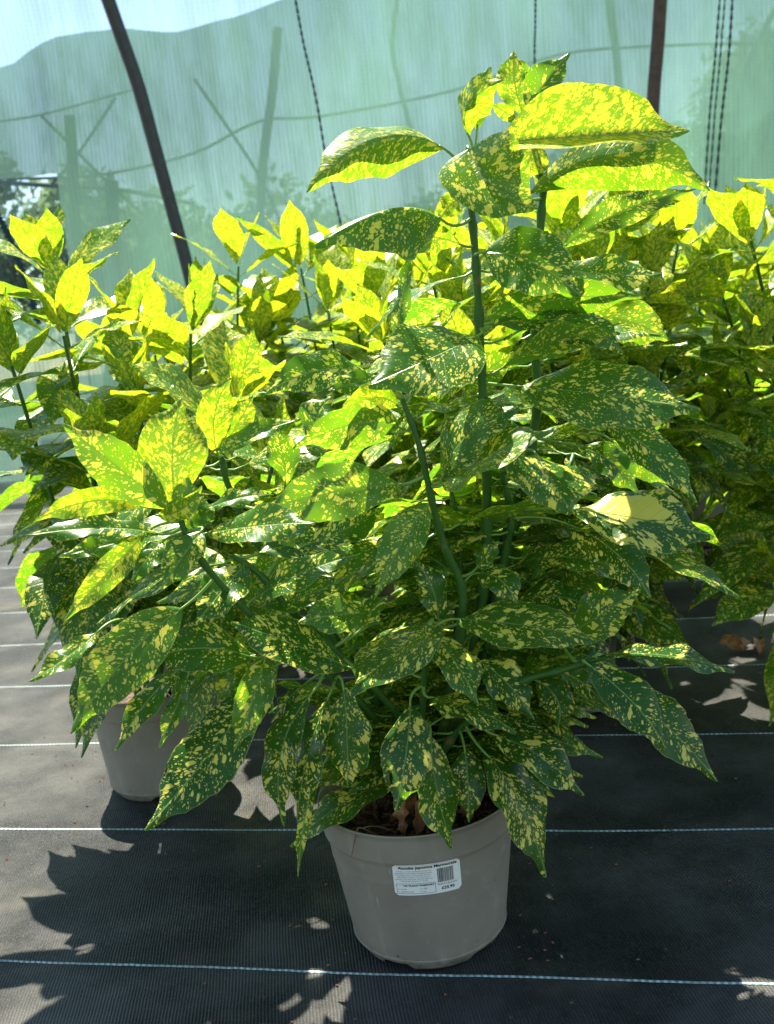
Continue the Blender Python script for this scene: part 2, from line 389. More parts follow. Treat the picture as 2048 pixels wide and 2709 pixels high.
M_rust = simple('brown_hoop_steel', (.055, .030, .024), .5, .5, 20, .4)
def hoop(pts, r, mat, label):
    h = MB(); P = [on_net('V', a, b, -.06) for a, b in pts]
    d0 = (P[-1]-P[-2]); foot = Vector((P[-1].x + .12*(1 if P[-1].x < 0 else -.3), prof(0)-.06, 0.0)); up = P[0] + (P[0]-P[1])*1.2
    path = smooth_path([up]+P+[(P[-1]+foot)/2+Vector((0, 0, 0)), foot], 5)
    tube(h, path, r, 12); o = h.build('tunnel_hoop', mat, None, origin=foot); o.location = foot
    tag(o, label, 'hoop', 'steel hoops of the shade tunnel'); return o
hoop([(232, -5), (262, 80), (300, 190), (338, 330), (368, 440), (408, 590)], .040, M_hoop, 'black curved tunnel hoop rising at the left behind the shrubs')
hoop([(1427, -5), (1421, 90), (1412, 200), (1407, 300), (1400, 420)], .040, M_rust, 'brown upright tunnel hoop rising behind the top leaves on the right')
# stitched seams of the netting
M_seam = simple('seam_thread', (.012, .045, .055), .7, .3, 300, .4)
def seam(pts, r):
    P = [on_net('V', a, b, -.03) for a, b in pts]; path = smooth_path(P, 22); s = MB()
    rr = [r*(1+.45*math.sin(i*2.1)) for i in range(len(path))]; tube(s, path, rr, 6); reparent(s.build('seam', M_seam), tn)
for pts, r in (([(633, -30), (655, 90), (682, 210), (706, 350), (735, 480), (760, 620)], .007), ([(1157, -30), (1156, 60), (1155, 140), (1160, 420)], .006),
               ([(1557, -30), (1545, 120), (1532, 260), (1521, 440)], .006), ([(1568, -30), (1556, 120), (1543, 260), (1530, 440)], .005),
               ([(1584, -30), (1574, 120), (1558, 260), (1543, 440)], .007), ([(-20, 440), (14, 500), (50, 590), (85, 700)], .022)): seam(pts, r)
# second, denser green net with a sagging top edge and the frame it hangs on
YG = 7.6
gn = empty('green_windbreak_net', (0, YG, 0)); tag(gn, 'dense green windbreak net with a sagging wavy top edge beyond the tunnel', 'net')
edge_px = [(-400, 330), (-200, 230), (-60, 150), (0, 128), (60, 92), (110, 70), (170, 58), (230, 56), (300, 58), (400, 52), (500, 34), (560, 20), (640, -2), (760, -60), (1000, -170), (1400, -300), (2100, -420)]
EP = [at('V', a, b, YG) for a, b in edge_px]
def topedge(x):
    for a, b in zip(EP, EP[1:]):
        if a.x <= x <= b.x:
            t = (x-a.x)/(b.x-a.x); t = t*t*(3-2*t)*.4 + t*.6; return a.z + (b.z-a.z)*t
    return EP[0].z if x < EP[0].x else EP[-1].z
hl = at('V', 132, 405, YG); ht = at('V', 0, 388, YG); hb = at('V', 138, 505, YG)
flat = lambda z: YG
xh = hl.x
reparent(sheet('net_panel', xh, 9.5, 0.0, 3, flat, 110, 36, M_green, None, topf=topedge, wav=.28, seed=8), gn)
reparent(sheet('net_panel', -9.5, xh, ht.z, 3, flat, 60, 24, M_green, None, topf=topedge, wav=.28, seed=8), gn)
reparent(sheet('net_panel', -9.5, xh, 0.0, hb.z-.55, flat, 60, 14, M_green, None, wav=.10, seed=8), gn)
fr = empty('net_support_frame', (0, YG+.35, 0)); tag(fr, 'dim post and wire frame showing through the green net', 'frame')
M_post = simple('frame_post', (.10, .13, .11), .8, .2, 8, .3)
def bar(name, pts, r, Yd=YG+1.6):
    s = MB(); tube(s, smooth_path([at('V', a, b, Yd) for a, b in pts], 6), r, 8); reparent(s.build(name, M_post), fr)
bar('post', [(600, 60), (588, 200), (566, 380), (552, 700)], .04); bar('post', [(150, 250), (160, 420), (176, 760)], .05)
bar('post', [(240, 390), (246, 500), (262, 760)], .06); bar('post', [(1310, -40), (1335, 160), (1345, 420)], .035)
bar('brace', [(90, 250), (240, 400), (420, 560)], .014); bar('brace', [(250, 210), (170, 330), (110, 400)], .014); bar('brace', [(420, 170), (560, 380), (620, 520)], .015)
bar('brace', [(1672, 20), (1600, 180), (1560, 420)], .03); bar('brace', [(860, -20), (850, 120), (900, 330)], .02)
bar('wire', [(-30, 385), (120, 384), (250, 372), (420, 330), (560, 262), (700, 250), (980, 195), (1200, 120), (1400, 100), (1672, 92)], .013)
bar('wire', [(-30, 392), (130, 402), (260, 410), (420, 440)], .02); bar('wire', [(0, 262), (100, 245), (300, 190)], .01)
# trees far beyond
def tree_mats():
    t = NT('far_foliage'); tc = t.n('ShaderNodeTexCoord').outputs['Object']
    c = t.mix(t.rng(t.noise(tc, 2.0, 3), .35, .65), (.12, .19, .10), (.20, .30, .14))
    p = t.n('ShaderNodeBsdfDiffuse'); t.put(p, 'Color', c); q = t.n('ShaderNodeBsdfTranslucent'); t.put(q, 'Color', c); x = t.n('ShaderNodeMixShader'); t.put(x, 1, p.outputs[0]); t.put(x, 2, q.outputs[0]); return t.surf(x.outputs[0])
M_far = tree_mats(); M_bark = simple('bark', (.11, .085, .06), .9, .2, 5, .4)
def tree(x, Yd, h, w, label, seed):
    rng = random.Random(seed); root = empty('tree', (x, Yd, 0)); tag(root, label, 'tree', 'trees beyond the netting')
    tr = MB(); tube(tr, smooth_path([(0, 0, -.1), (.15, 0, h*.25), (-.1, .1, h*.55), (.1, 0, h*.9)], 4), [.28-.24*i/12 for i in range(13)], 8)
    for i in range(9):
        a = rng.random()*6.28; z = h*rng.uniform(.3, .75)
        tube(tr, [(0, 0, z), (math.cos(a)*w*.25, math.sin(a)*w*.25, z+h*.1), (math.cos(a)*w*.42, math.sin(a)*w*.42, z+h*.16)], [.09, .05, .02], 5)
    tr.build('trunk', M_bark, root)
    c = MB(); clumps = [(Vector((rng.gauss(0, .22)*w, rng.gauss(0, .22)*w, h*rng.uniform(.32, .93))), rng.uniform(.14, .28)*w) for _ in range(16)]
    for cc, r in clumps:
        for _ in range(420):
            d = Vector((rng.gauss(0, 1), rng.gauss(0, 1), rng.gauss(0, 1))).normalized(); p = cc + d*r*rng.uniform(.5, 1.1)
            if p.z < h*.15: continue
            u = Vector((rng.gauss(0, 1), rng.gauss(0, 1), rng.gauss(0, 1))).normalized(); v = u.cross(d).normalized(); s = rng.uniform(.08, .2)
            b = [c.vert(p+u*s), c.vert(p+v*s*.6), c.vert(p-u*s), c.vert(p-v*s*.6)]; c.face(*b)
    c.build('crown', M_far, root)
for i, (x, Yd, h, w, lb) in enumerate([(-9.6, 24, 5.6, 5, 'tall leafy tree seen through the gap in the net at far left'), (-6.6, 26, 4.3, 5, 'rounded low tree beyond the left hoop'), (-3.4, 27, 4.0, 5, 'low dark tree between the left hoop and the middle seam'),
        (-.4, 28, 3.9, 6, 'broad low tree hidden behind the middle of the netting'), (3.2, 28, 4.2, 5, 'dim tree behind the big top leaves of the labelled shrub'), (6.4, 25, 5.2, 5, 'rounded tree just left of the brown hoop'), (9.0, 24, 6.6, 5, 'tall dim tree to the right of the brown hoop beside the triple seam')]):
    tree(x, Yd, h, w, lb, 50+i)

# ------------------------------------------------------------------ leaves
def leaf(mb, P0, P1, P2, wid, N, fold=R(12), young=.3, blotch=.3, rnd=None, nt=20, nh=4, curl=.06, wave=.004, teeth=.05, rng=random, shape=None, mi=0, hole=None, twist=0.0):
    """blade along the bezier P0-P1-P2, face normal near N, width wid"""
    if rnd is None: rnd = rng.random()
    P0, P1, P2 = Vector(P0), Vector(P1), Vector(P2)
    C = 2*P1 - (P0+P2)/2
    L = (P1-P0).length + (P2-P1).length
    peak = shape if shape else rng.uniform(.44, .54)
    ex = math.log(.5)/math.log(peak); ph = rng.random()*6.28; nw = rng.uniform(1.6, 3.0)
    nteeth = rng.randint(4, 7)
    rows = []
    for i in range(nt+1):
        t = i/nt
        p = P0*(1-t)**2 + C*2*t*(1-t) + P2*t*t
        T = ((C-P0)*(1-t) + (P2-C)*t)
        T = T.normalized() if T.length > 1e-9 else (P2-P0).normalized()
        S = T.cross(N).normalized(); Nn = S.cross(T).normalized()
        if twist:
            a = twist*(t-.4); S, Nn = S*math.cos(a)+Nn*math.sin(a), Nn*math.cos(a)-S*math.sin(a)
        w = math.sin(math.pi*min(1, max(0, t**ex)))**.90 if 0 < t < 1 else 0.0
        if t > .80: w = w*(1-.42*math.sin(math.pi*min(1, (t-.80)/.20))**1.0)
        w = w*wid/2 + .0004
        row = []
        for j in range(-nh, nh+1):
            v = j/nh; a = abs(v); ww = w
            if a > .99 and .38 < t < .96 and teeth:
                q = ((t-.38)/.58*nteeth + (ph if j > 0 else ph*.5)) % 1.0
                ww = w*(1 + teeth*1.6*(q if q < .75 else (1-q)*3) - teeth*.5)
            f = fold*math.sin(math.pi*min(1, .15+t*.9))**.5 if t < .95 else fold*.5
            q = p + S*(v*ww*math.cos(f)) + Nn*(a*ww*math.sin(f)) - Nn*(curl*a**2.2*wid)
            q += Nn*(wave*a*a*math.sin(ph + t*nw*6.28 + (1.3 if j > 0 else 0))*math.sin(math.pi*t))
            row.append(mb.vert(q, (t*L + rnd*3.1, v*w), (t, v), (young, rnd, blotch)))
        rows.append(row)
    for i, (a, b) in enumerate(zip(rows, rows[1:])):
        for j in range(2*nh):
            if hole and hole[0] <= i < hole[1] and hole[2] <= j < hole[3]: continue
            mb.face(a[j], a[j+1], b[j+1], b[j], mi=mi)
    return P0, (C-P0).normalized()

def face_normal(T, P, phi):
    V = (CAM - P).normalized(); Nc = (V - T*V.dot(T)).normalized()
    Z = Vector((0, 0, 1)); Up = (Z - T*Z.dot(T))
    if Up.length < .15: Up = Vector((0, -1, .3)); Up = Up - T*Up.dot(T)
    Up = (Up - Nc*Up.dot(Nc))
    if Up.length < 1e-3: return Nc
    Up.normalize(); return (Nc*math.cos(phi) + Up*math.sin(phi)).normalized()

YH = 1.22
# ------------------------------------------------------------------ pot
def wall_r(z, rt, rb, h):
    if z > h-.038: return rt*(.975 + .018*(z-(h-.038))/.038)
    if z > h-.043: return rt*(.945 + .03*(z-(h-.043))/.005)
    q = (z-.018)/(h-.043-.018); 
    if z >= .018: return rb + (rt*.945-rb)*q
    return rb - .012*(1-z/.018)
def make_pot(parent, rt=.125, rb=.103, h=.205, n=96, notches=5, rot=0.0, name='pot'):
    mb = MB(); zs = [0, .006, .012, .018, .019, .05, .09, .13, h-.044, h-.043, h-.038, h-.036, h-.01, h-.004]
    prof_ = [(wall_r(z, rt, rb, h), z) for z in zs] + [(rt*1.0, h-.003), (rt*1.008, h-.001), (rt*1.004, h+.001), (rt*.985, h), (rt*.965, h-.006), (rt*.94, h-.03), (rt*.92, h-.07)]
    rings = []
    for (r, z) in prof_:
        rg = []
        for j in range(n):
            a = 2*math.pi*j/n; zz, rr = z, r
            if z < .017:
                q = ((a-rot)*notches/(2*math.pi)) % 1.0
                d = abs(q-.5)*2*math.pi/notches*rb     # distance along the rim to the notch centre
                lift = .0135*max(0, min(1, (.026-d)/.008)) 
                zz = max(z, min(.0165, lift + z*.15)) if lift > 0 else z
                rr = wall_r(zz, rt, rb, h)
            rg.append(mb.vert((rr*math.cos(a), rr*math.sin(a), zz)))
        rings.append(rg)
    for a, b in zip(rings, rings[1:]):
        for j in range(n): mb.face(a[j], a[(j+1) % n], b[(j+1) % n], b[j])
    inner = [mb.vert(((rb-.016)*math.cos(2*math.pi*j/n), (rb-.016)*math.sin(2*math.pi*j/n), .016)) for j in range(n)]
    for j in range(n): mb.face(rings[0][(j+1) % n], rings[0][j], inner[j], inner[(j+1) % n])
    mb.face(*inner)
    # thin raised moulding line above the feet
    b0 = mb.base(); prv = None
    for j in range(n+1):
        a = 2*math.pi*(j % n)/n; r = wall_r(.020, rt, rb, h)
        t3 = [mb.vert(((r+dr)*math.cos(a), (r+dr)*math.sin(a), z)) for dr, z in ((.0002, .0185), (.0012, .0200), (.0002, .0215))]
        if prv:
            mb.face(prv[0], t3[0], t3[1], prv[1]); mb.face(prv[1], t3[1], t3[2], prv[2])
        prv = t3
    return mb.build(name, M_pot, parent)
def make_soil(parent, rt=.125, z=.175, seed=1, chips=0, name='soil'):
    mb = MB(); rng = random.Random(seed); rings = []; n = 40
    c0 = mb.vert((0, 0, z+.012))
    for k in range(1, 13):
        r = rt*.93*k/12
        rings.append([mb.vert((r*math.cos(6.2832*j/n), r*math.sin(6.2832*j/n), z+.012*(1-k/12) + .007*mnoise.noise(Vector((r*60*math.cos(6.28*j/n), r*60*math.sin(6.28*j/n), seed))))) for j in range(n)])
    for j in range(n): mb.face(c0, rings[0][j], rings[0][(j+1) % n])
    for a, b in zip(rings, rings[1:]):
        for j in range(n): mb.face(a[j], b[j], b[(j+1) % n], a[(j+1) % n])
    for _ in range(chips):
        a = rng.random()*6.28; r = rt*.9*math.sqrt(rng.random()); p = Vector((r*math.cos(a), r*math.sin(a), z+.012*(1-r/rt)+rng.uniform(.001, .009)))
        d = Vector((rng.gauss(0, 1), rng.gauss(0, 1), rng.gauss(0, .3))).normalized()*rng.uniform(.004, .015)
        tube(mb, [p-d, p+d*.2+Vector((0, 0, rng.uniform(0, .002))), p+d], [rng.uniform(.0005, .0012), rng.uniform(.0012, .003), .0006], 5, mi=1)
    return mb.build(name, [M_soil, M_chip], parent)

# ------------------------------------------------------------------ the labelled shrub in front
base = (ground('V', 931, 2006)); base.z = 0.0
print('hero base', base)
hero = empty('potted_shrub', base); tag(hero, 'tall speckled yellow and green shrub in a grey pot with a white price label', 'shrub')
ang0 = math.atan2(-base.y, -base.x)          # direction from the pot to the viewer
make_pot(hero, rt=.131, rot=ang0+R(42)-math.pi/5, n=160)
make_soil(hero, seed=4, chips=420)
def hero_obj(mb, name, mats):
    o = mb.build(name, mats, hero, origin=base); return o
# price label, wrapped round the wall of the pot
LW, LH, LZ, LA = .0845, .0455, .1435, ang0 + R(1.0)
def on_pot(u, v, off):
    z = LZ + v; r = wall_r(z, .131, .103, .205) + off; a = LA + u/r + 0*R(1)
    return (r*math.cos(a), r*math.sin(a), z)
lab = MB(); nx_, nz_ = 28, 10; rc = .004; grid = []
for j in range(nz_+1):
    rw = []
    for i in range(nx_+1):
        v = (j/nz_-.5)*LH; u = (i/nx_-.5)*LW
        dv = max(0, abs(v)-(LH/2-rc)); hw = LW/2 - rc + math.sqrt(max(0, rc*rc-dv*dv))
        rw.append(lab.vert(on_pot(u/(LW/2)*hw, v, .0006)))
    grid.append(rw)
for j in range(nz_):
    for i in range(nx_): lab.face(grid[j][i], grid[j][i+1], grid[j+1][i+1], grid[j+1][i])
plabel = lab.build('price_label', M_label, hero)
def text_verts(s, size, x, y, align='LEFT', bold=0.0):
    c = bpy.data.curves.new('t', 'FONT'); c.body = s; c.size = size; c.align_x = align; c.offset = bold; c.resolution_u = 3; c.fill_mode = 'FRONT'
    o = bpy.data.objects.new('t', c); COL.objects.link(o); dg = bpy.context.evaluated_depsgraph_get()
    me = bpy.data.meshes.new_from_object(o.evaluated_get(dg)); vs = [(v.co.x+x, v.co.y+y) for v in me.vertices]; fs = [tuple(p.vertices) for p in me.polygons]
    bpy.data.objects.remove(o); bpy.data.curves.remove(c); bpy.data.meshes.remove(me); return vs, fs
def put_text(mb, s, size, x, y, mi=0, align='LEFT', bold=0.0, fit=None):
    vs, fs = text_verts(s, size, 0, 0, 'LEFT', bold)
    if not vs: return
    x0 = min(v[0] for v in vs); x1 = max(v[0] for v in vs); k = fit/(x1-x0) if fit else 1.0
    sh = x - x0*k - (0 if align == 'LEFT' else (x1-x0)*k/2)
    b = mb.base()
    for a, c in vs: mb.vert(on_pot(a*k + sh, c + y, .0009))
    for f in fs: mb.face(*[b+i for i in f], mi=mi)
tx = MB()
put_text(tx, 'Aucuba japonica Marmorata', .0056, -.0355, .0152, bold=.00016, fit=.0735)
for i, (s, w_) in enumerate([('A bushy, rounded evergreen shrub with', .044), ('glossy green and yellow variegated leaves.', .047), ('In spring it bears small purple flowers,', .0435), ('followed by clusters of red berries in', .042), ("autumn. Like all laurels, Aucuba japonica", .0465), ("'Marmorata' will grow in shade.", .034)]):
    put_text(tx, s, .0024, -.0165, .0112-.0028*i, mi=1, align='CENTER', fit=w_)
put_text(tx, 'UK PLANT PASSPORT', .0038, -.0305, -.0098, bold=.0001, fit=.0385)
for s, x_, y_ in (('A  Aucuba', -.0375, -.0142), ('B  13867', -.0095, -.0142), ('C  NEW0721/AUC', -.0375, -.0183), ('D  GB', -.0095, -.0183)): put_text(tx, s, .0025, x_, y_, mi=1)
put_text(tx, '98038495', .0028, .0120, -.0113, mi=1, fit=.0245); put_text(tx, '£25.95', .0056, .0165, -.0178, bold=.00018, fit=.0165)
tx.build('printed_text', [M_ink, M_grey], plabel)
def rect(mb, x0, y0, x1, y1):
    n_ = max(1, int((x1-x0)/.002)); pr = None
    for i in range(n_+1):
        x = x0+(x1-x0)*i/n_; a = mb.vert(on_pot(x, y0, .0009)); b = mb.vert(on_pot(x, y1, .0009))
        if pr: mb.face(pr[0], a, b, pr[1])
        pr = (a, b)
bc = MB(); rng = random.Random(9); x_ = .0125
for wbar in (3, 1, 4, 1, 2, 1, 3, 2, 1, 1, 3, 1, 2, 1, 2, 2, 1, 3, 1, 1, 2, 1, 1):
    w_ = wbar*.00026; rect(bc, x_, -.0072, x_+w_, .0128); x_ += w_ + .00026*rng.choice((1, 1.6, 2.4))
    if x_ > .0372: break
bc.build('barcode', M_ink, plabel)
bd = MB(); X0, X1, Y0, Y1, e = -.0392, .0092, -.0203, -.0055, .0004
rect(bd, X0, Y0, X1, Y0+e); rect(bd, X0, Y1-e, X1, Y1); rect(bd, X0, Y0+e, X0+e, Y1-e); rect(bd, X1-e, Y0+e, X1, Y1-e)
bd.build('printed_border', M_ink, plabel)

# stems of the labelled shrub: measured paths, plus added hidden back stems (x, y, offset from its plane in metres)
HS = [([(1012, 385, 0), (1020, 470, 0), (1030, 600, 0), (1038, 760, .005), (1045, 900, .01), (1052, 1100, .02), (1040, 1300, .03), (985, 1560, .03), (940, 1720, .02)], .0038, .0072),
      ([(1150, 330, .07), (1172, 400, .06), (1168, 480, .06), (1155, 720, .06), (1160, 880, .06), (1125, 1080, .06), (1075, 1260, .05), (990, 1540, .04), (955, 1720, .03)], .0038, .0075),
      ([(868, 860, -.06), (905, 960, -.06), (935, 1090, -.05), (960, 1180, -.04), (1000, 1290, -.03), (975, 1480, -.02), (925, 1720, 0)], .0030, .0058),
      ([(380, 1080, -.11), (400, 1150, -.11), (450, 1230, -.10), (560, 1345, -.08), (700, 1450, -.05), (830, 1580, -.02), (905, 1720, 0)], .0030, .0052),
      ([(500, 1200, -.06), (560, 1240, -.06), (640, 1330, -.05), (760, 1440, -.04), (880, 1580, -.02), (915, 1720, 0)], .0030, .0055),
      ([(1310, 1418, -.10), (1220, 1445, -.09), (1120, 1475, -.08), (1030, 1540, -.05), (960, 1620, -.02), (930, 1720, 0)], .0032, .0055),
      ([(975, 1060, .04), (992, 1160, .04), (990, 1300, .04), (965, 1560, .03), (935, 1720, .02)], .0028, .0050),
      ([(1120, 1060, .05), (1062, 1250, .05), (1030, 1400, .04), (960, 1600, .02), (930, 1720, .02)], .0035, .0060),
      ([(928, 1350, -.10), (915, 1480, -.07), (912, 1600, -.04), (915, 1720, 0)], .0030, .0045),
      ([(478, 985, .06), (495, 1053, .06), (560, 1180, .05), (700, 1350, .03), (850, 1570, .02), (905, 1720, .01)], .0034, .0060),
      ([(1110, 880, .22), (1090, 1250, .15), (985, 1500, .07), (935, 1720, .02)], .0034, .0060),  # hidden back stems, added for the shade their leaves cast on the ground
      ([(1240, 980, .24), (1160, 1220, .18), (1010, 1500, .08), (940, 1720, .02)], .0034, .0060),
      ([(1330, 1120, .20), (1210, 1320, .15), (1020, 1540, .06), (940, 1720, .02)], .0030, .0055),
      ([(1085, 1020, .02), (1105, 1120, .02), (1090, 1200, .03), (1050, 1400, .03), (960, 1700, .02)], .0034, .0060)]
stem_pts = []
for pts, r0, r1 in HS:
    P = [at('V', a, b, YH+c) for a, b, c in pts]
    P[-1].z = .17; P[-1].x = base.x + (P[-1].x-base.x)*.6; P[-1].y = base.y + (P[-1].y-YH)
    path = smooth_path(P, 6); n_ = len(path)
    rad = [r0 + (r1-r0)*i/(n_-1) for i in range(n_)]
    for i in range(3, n_-1, 4): rad[i] *= 1.35; rad[i+1] *= 1.08 if i+1 < n_ else 1
    mb = MB(); tube(mb, path, rad, 10); hero_obj(mb, 'stem', M_stem); stem_pts += path

LEAVES = [
# key, base, mid, tip, width, phi, fold, dYbase, dYtip (cm), young, blotch
('B',475,618,870,588,1308,562,285,42,42,-2,-7,.95,.6), ('V',958,320,820,300,662,415,105,25,-38,-2,-8,.75,.5), ('B',355,590,350,455,500,345,150,20,-35,0,-5,.85,.4),
('B',388,560,410,400,450,288,100,0,25,2,3,.7,.4), ('B',590,495,553,360,548,218,150,0,12,7,8,.8,.3), ('B',620,480,680,360,792,228,130,20,25,5,5,.4,.3),
('B',575,520,520,490,450,448,60,0,10,6,2,.9,.3), ('B',685,610,620,680,602,785,170,-10,10,6,4,.95,.5), ('B',612,835,1000,680,1395,825,235,10,-28,3,-4,.62,.55),
('B',760,1068,1010,915,1335,815,125,10,15,3,6,.25,.2), ('B',352,640,455,800,650,902,430,12,42,-2,-10,.5,.8), ('V',955,475,845,450,678,530,100,25,-35,-3,-8,.25,.5),
('V',1000,530,885,508,738,532,72,0,10,-1,-7,.9,.5), ('B',330,850,270,890,225,955,95,0,10,1,-2,.95,.4), ('B',408,1090,610,1125,838,1278,275,12,8,-2,-8,.22,.35),
('B',700,1150,960,1185,1192,1180,150,15,8,4,1,.15,.6), ('B',425,1372,750,1290,1108,1290,165,-25,12,1,-2,.18,.25), ('D',500,80,800,90,1022,218,170,20,8,2,-3,.05,.35),
('D',850,60,1050,85,1218,165,190,10,8,5,3,.65,.4), ('D',432,108,600,86,785,172,55,-40,15,0,-1,.10,.1), ('D',425,160,520,145,605,98,80,0,12,3,5,.8,.3),
('D',398,140,210,230,-80,358,340,18,10,-2,-10,.18,.45), ('V',848,755,868,650,885,538,32,0,5,-3,-2,.15,.3), ('C',1600,310,1385,292,1148,395,160,10,10,2,-3,.05,.85),
('C',1620,320,1520,350,1422,380,95,20,12,0,-4,.15,.5), ('C',1450,580,1372,500,1440,405,160,15,8,5,6,.08,.3), ('V',862,880,800,862,722,928,66,-5,15,-4,-8,.9,.4),
('V',866,925,770,915,634,970,92,-18,16,-5,-11,.25,.3), ('V',866,1046,725,1062,564,1105,118,5,12,-5,-12,.32,.5), ('V',928,1085,872,1165,810,1292,88,0,12,-5,-9,.42,.3),
('D',235,790,440,660,719,540,210,30,14,-6,-14,.2,.4), ('D',232,775,345,575,592,432,230,25,10,-5,-9,.12,.35), ('D',640,650,705,760,801,908,330,30,12,-2,-10,.18,.75),
('D',568,362,950,400,1356,458,345,28,8,-1,-8,.08,.55), ('D',905,488,1140,640,1341,862,160,5,14,0,-4,.06,.4), ('D',820,620,970,690,1090,830,140,0,12,5,3,.10,.2),
('D',960,590,1090,690,1215,785,120,0,12,8,8,.35,.3), ('D',800,895,1080,935,1413,1010,280,20,10,-3,-9,.10,1.75), ('D',760,950,985,1080,1142,1282,200,5,8,1,-3,.06,.3),
('D',790,1030,770,1130,752,1250,165,0,8,5,5,.25,.3), ('D',540,1300,720,1270,905,1330,140,15,8,2,-3,.05,.3), ('D',800,1425,930,1345,1092,1238,200,10,10,-3,-6,.05,.6),
('D',295,1368,590,1395,908,1458,240,28,10,-7,-13,.12,.6), ('D',385,1170,490,1200,562,1305,135,20,10,-2,-7,.10,.3), ('D',385,1150,430,1095,482,1030,85,10,10,-2,-3,.15,.3),
('D',222,1380,195,1235,112,1105,125,0,8,-3,-3,.06,.2), ('V',930,1340,855,1408,747,1500,178,28,8,-8,-16,.06,.45), ('G',200,130,300,255,397,430,175,35,10,-8,-14,.15,.7),
('G',390,240,515,335,638,495,175,20,10,-7,-10,.15,.75), ('G',185,400,355,440,560,550,180,32,8,-9,-14,.08,.45), ('G',640,325,735,410,737,535,150,10,8,-3,-5,.2,.4),
('G',480,470,600,520,722,578,110,20,8,-2,-4,.1,.4), ('G',100,420,85,630,35,902,215,12,8,-9,-14,.1,.6), ('G',188,550,215,800,285,1053,205,8,8,-8,-13,.12,.6),
('G',335,622,350,770,352,942,155,5,10,-6,-9,.15,.65), ('G',428,645,575,860,690,1178,235,15,10,-8,-13,.08,.65), ('G',460,560,670,660,854,822,195,20,8,-7,-11,.12,.75),
('G',905,218,1200,218,1503,287,125,30,8,-10,-13,.05,.3), ('G',858,250,1055,415,1197,602,200,15,8,-11,-16,.06,.3), ('G',925,330,1180,500,1430,764,210,20,8,-9,-12,.10,.5),
('G',735,285,850,340,955,445,95,20,8,-9,-8,.3,.4), ('E',790,12,540,235,303,556,265,15,10,-11,-19,.30,.5), ('E',432,108,290,225,125,330,95,40,15,-13,-18,.35,.6),
('E',1100,228,880,188,652,232,215,18,8,-8,-12,.05,.35), ('E',1520,275,1250,165,1002,72,215,22,8,-7,-13,.06,.55), ('E',765,285,630,425,492,634,115,15,10,-9,-14,.12,.6),
('E',815,300,760,450,684,618,85,5,18,-8,-11,.2,.5), ('E',1130,330,910,640,622,974,280,18,8,-8,-16,.06,.6), ('E',1145,238,1095,400,1010,640,155,-5,20,-10,-14,.3,.7),
('E',1345,385,1215,640,1224,958,160,12,12,-7,-11,.1,.55), ('E',1425,385,1330,650,1282,942,155,10,8,-7,-11,.1,.5), ('E',1395,690,1322,900,1287,1175,52,0,10,-9,-12,.45,.8),
('E',1482,350,1500,560,1501,792,215,22,8,-8,-12,.2,.5), ('E',1295,360,1235,420,1170,512,62,0,10,-2,-2,.1,.3), ('E',1080,260,1000,320,940,425,110,0,12,-4,-6,.4,.7),
('C',762,885,745,650,785,413,285,-5,16,-11,-9,.9,.5), ('C',735,893,510,715,273,524,200,5,12,-12,-17,.42,.5), ('C',625,882,400,858,148,946,118,-5,20,-12,-18,.95,.5),
('C',690,1000,440,975,110,1005,105,45,14,-12,-18,.2,.3), ('C',640,1008,450,1050,250,1098,85,30,12,-10,-14,.35,.3), ('C',625,1000,460,1175,275,1378,125,-5,18,-12,-18,.85,.4),
('C',705,1030,640,1100,567,1210,115,35,12,-10,-13,.2,.2), ('C',872,985,795,1090,697,1238,150,25,18,-12,-16,.3,.2), ('C',680,920,790,890,872,792,85,-10,22,-12,-15,.85,.3),
('C',770,900,800,840,812,755,110,0,25,-11,-11,.6,.3), ('C',800,995,845,905,880,835,160,10,12,-10,-9,.25,.3), ('C',885,1000,1110,965,1362,950,165,38,12,-10,-16,.2,.4),
('C',880,900,1030,845,1182,830,75,45,12,-9,-8,.3,.2), ('C',1065,1125,960,1245,842,1392,185,12,10,-6,-12,.06,.4), ('C',1090,1285,1300,1170,1548,1088,135,35,12,-6,-8,.2,.4),
('C',1130,1310,1330,1262,1505,1180,130,20,12,-5,-6,.25,.4), ('C',1605,1345,1460,1350,1290,1380,170,25,12,-6,-12,.35,.7), ('C',1120,1185,1190,1100,1292,998,115,5,12,-3,-3,.45,.3),
('C',1310,1050,1480,985,1660,880,140,15,8,-3,-1,.05,.6), ('C',1232,792,1222,660,1188,545,135,20,6,0,-1,.08,.5), ('C',930,637,1110,562,1300,500,85,40,12,4,6,.3,.2),
('C',940,655,928,480,1000,325,150,-5,14,5,5,.95,.5), ('C',950,640,1030,520,1092,400,115,-5,12,6,7,.9,.4), ('D',340,380,420,300,560,215,140,-10,8,5,4,.3,.5),('E',1560,80,1600,30,1672,-40,120,10,12,-6,-7,.2,.5),
]
rng = random.Random(77)
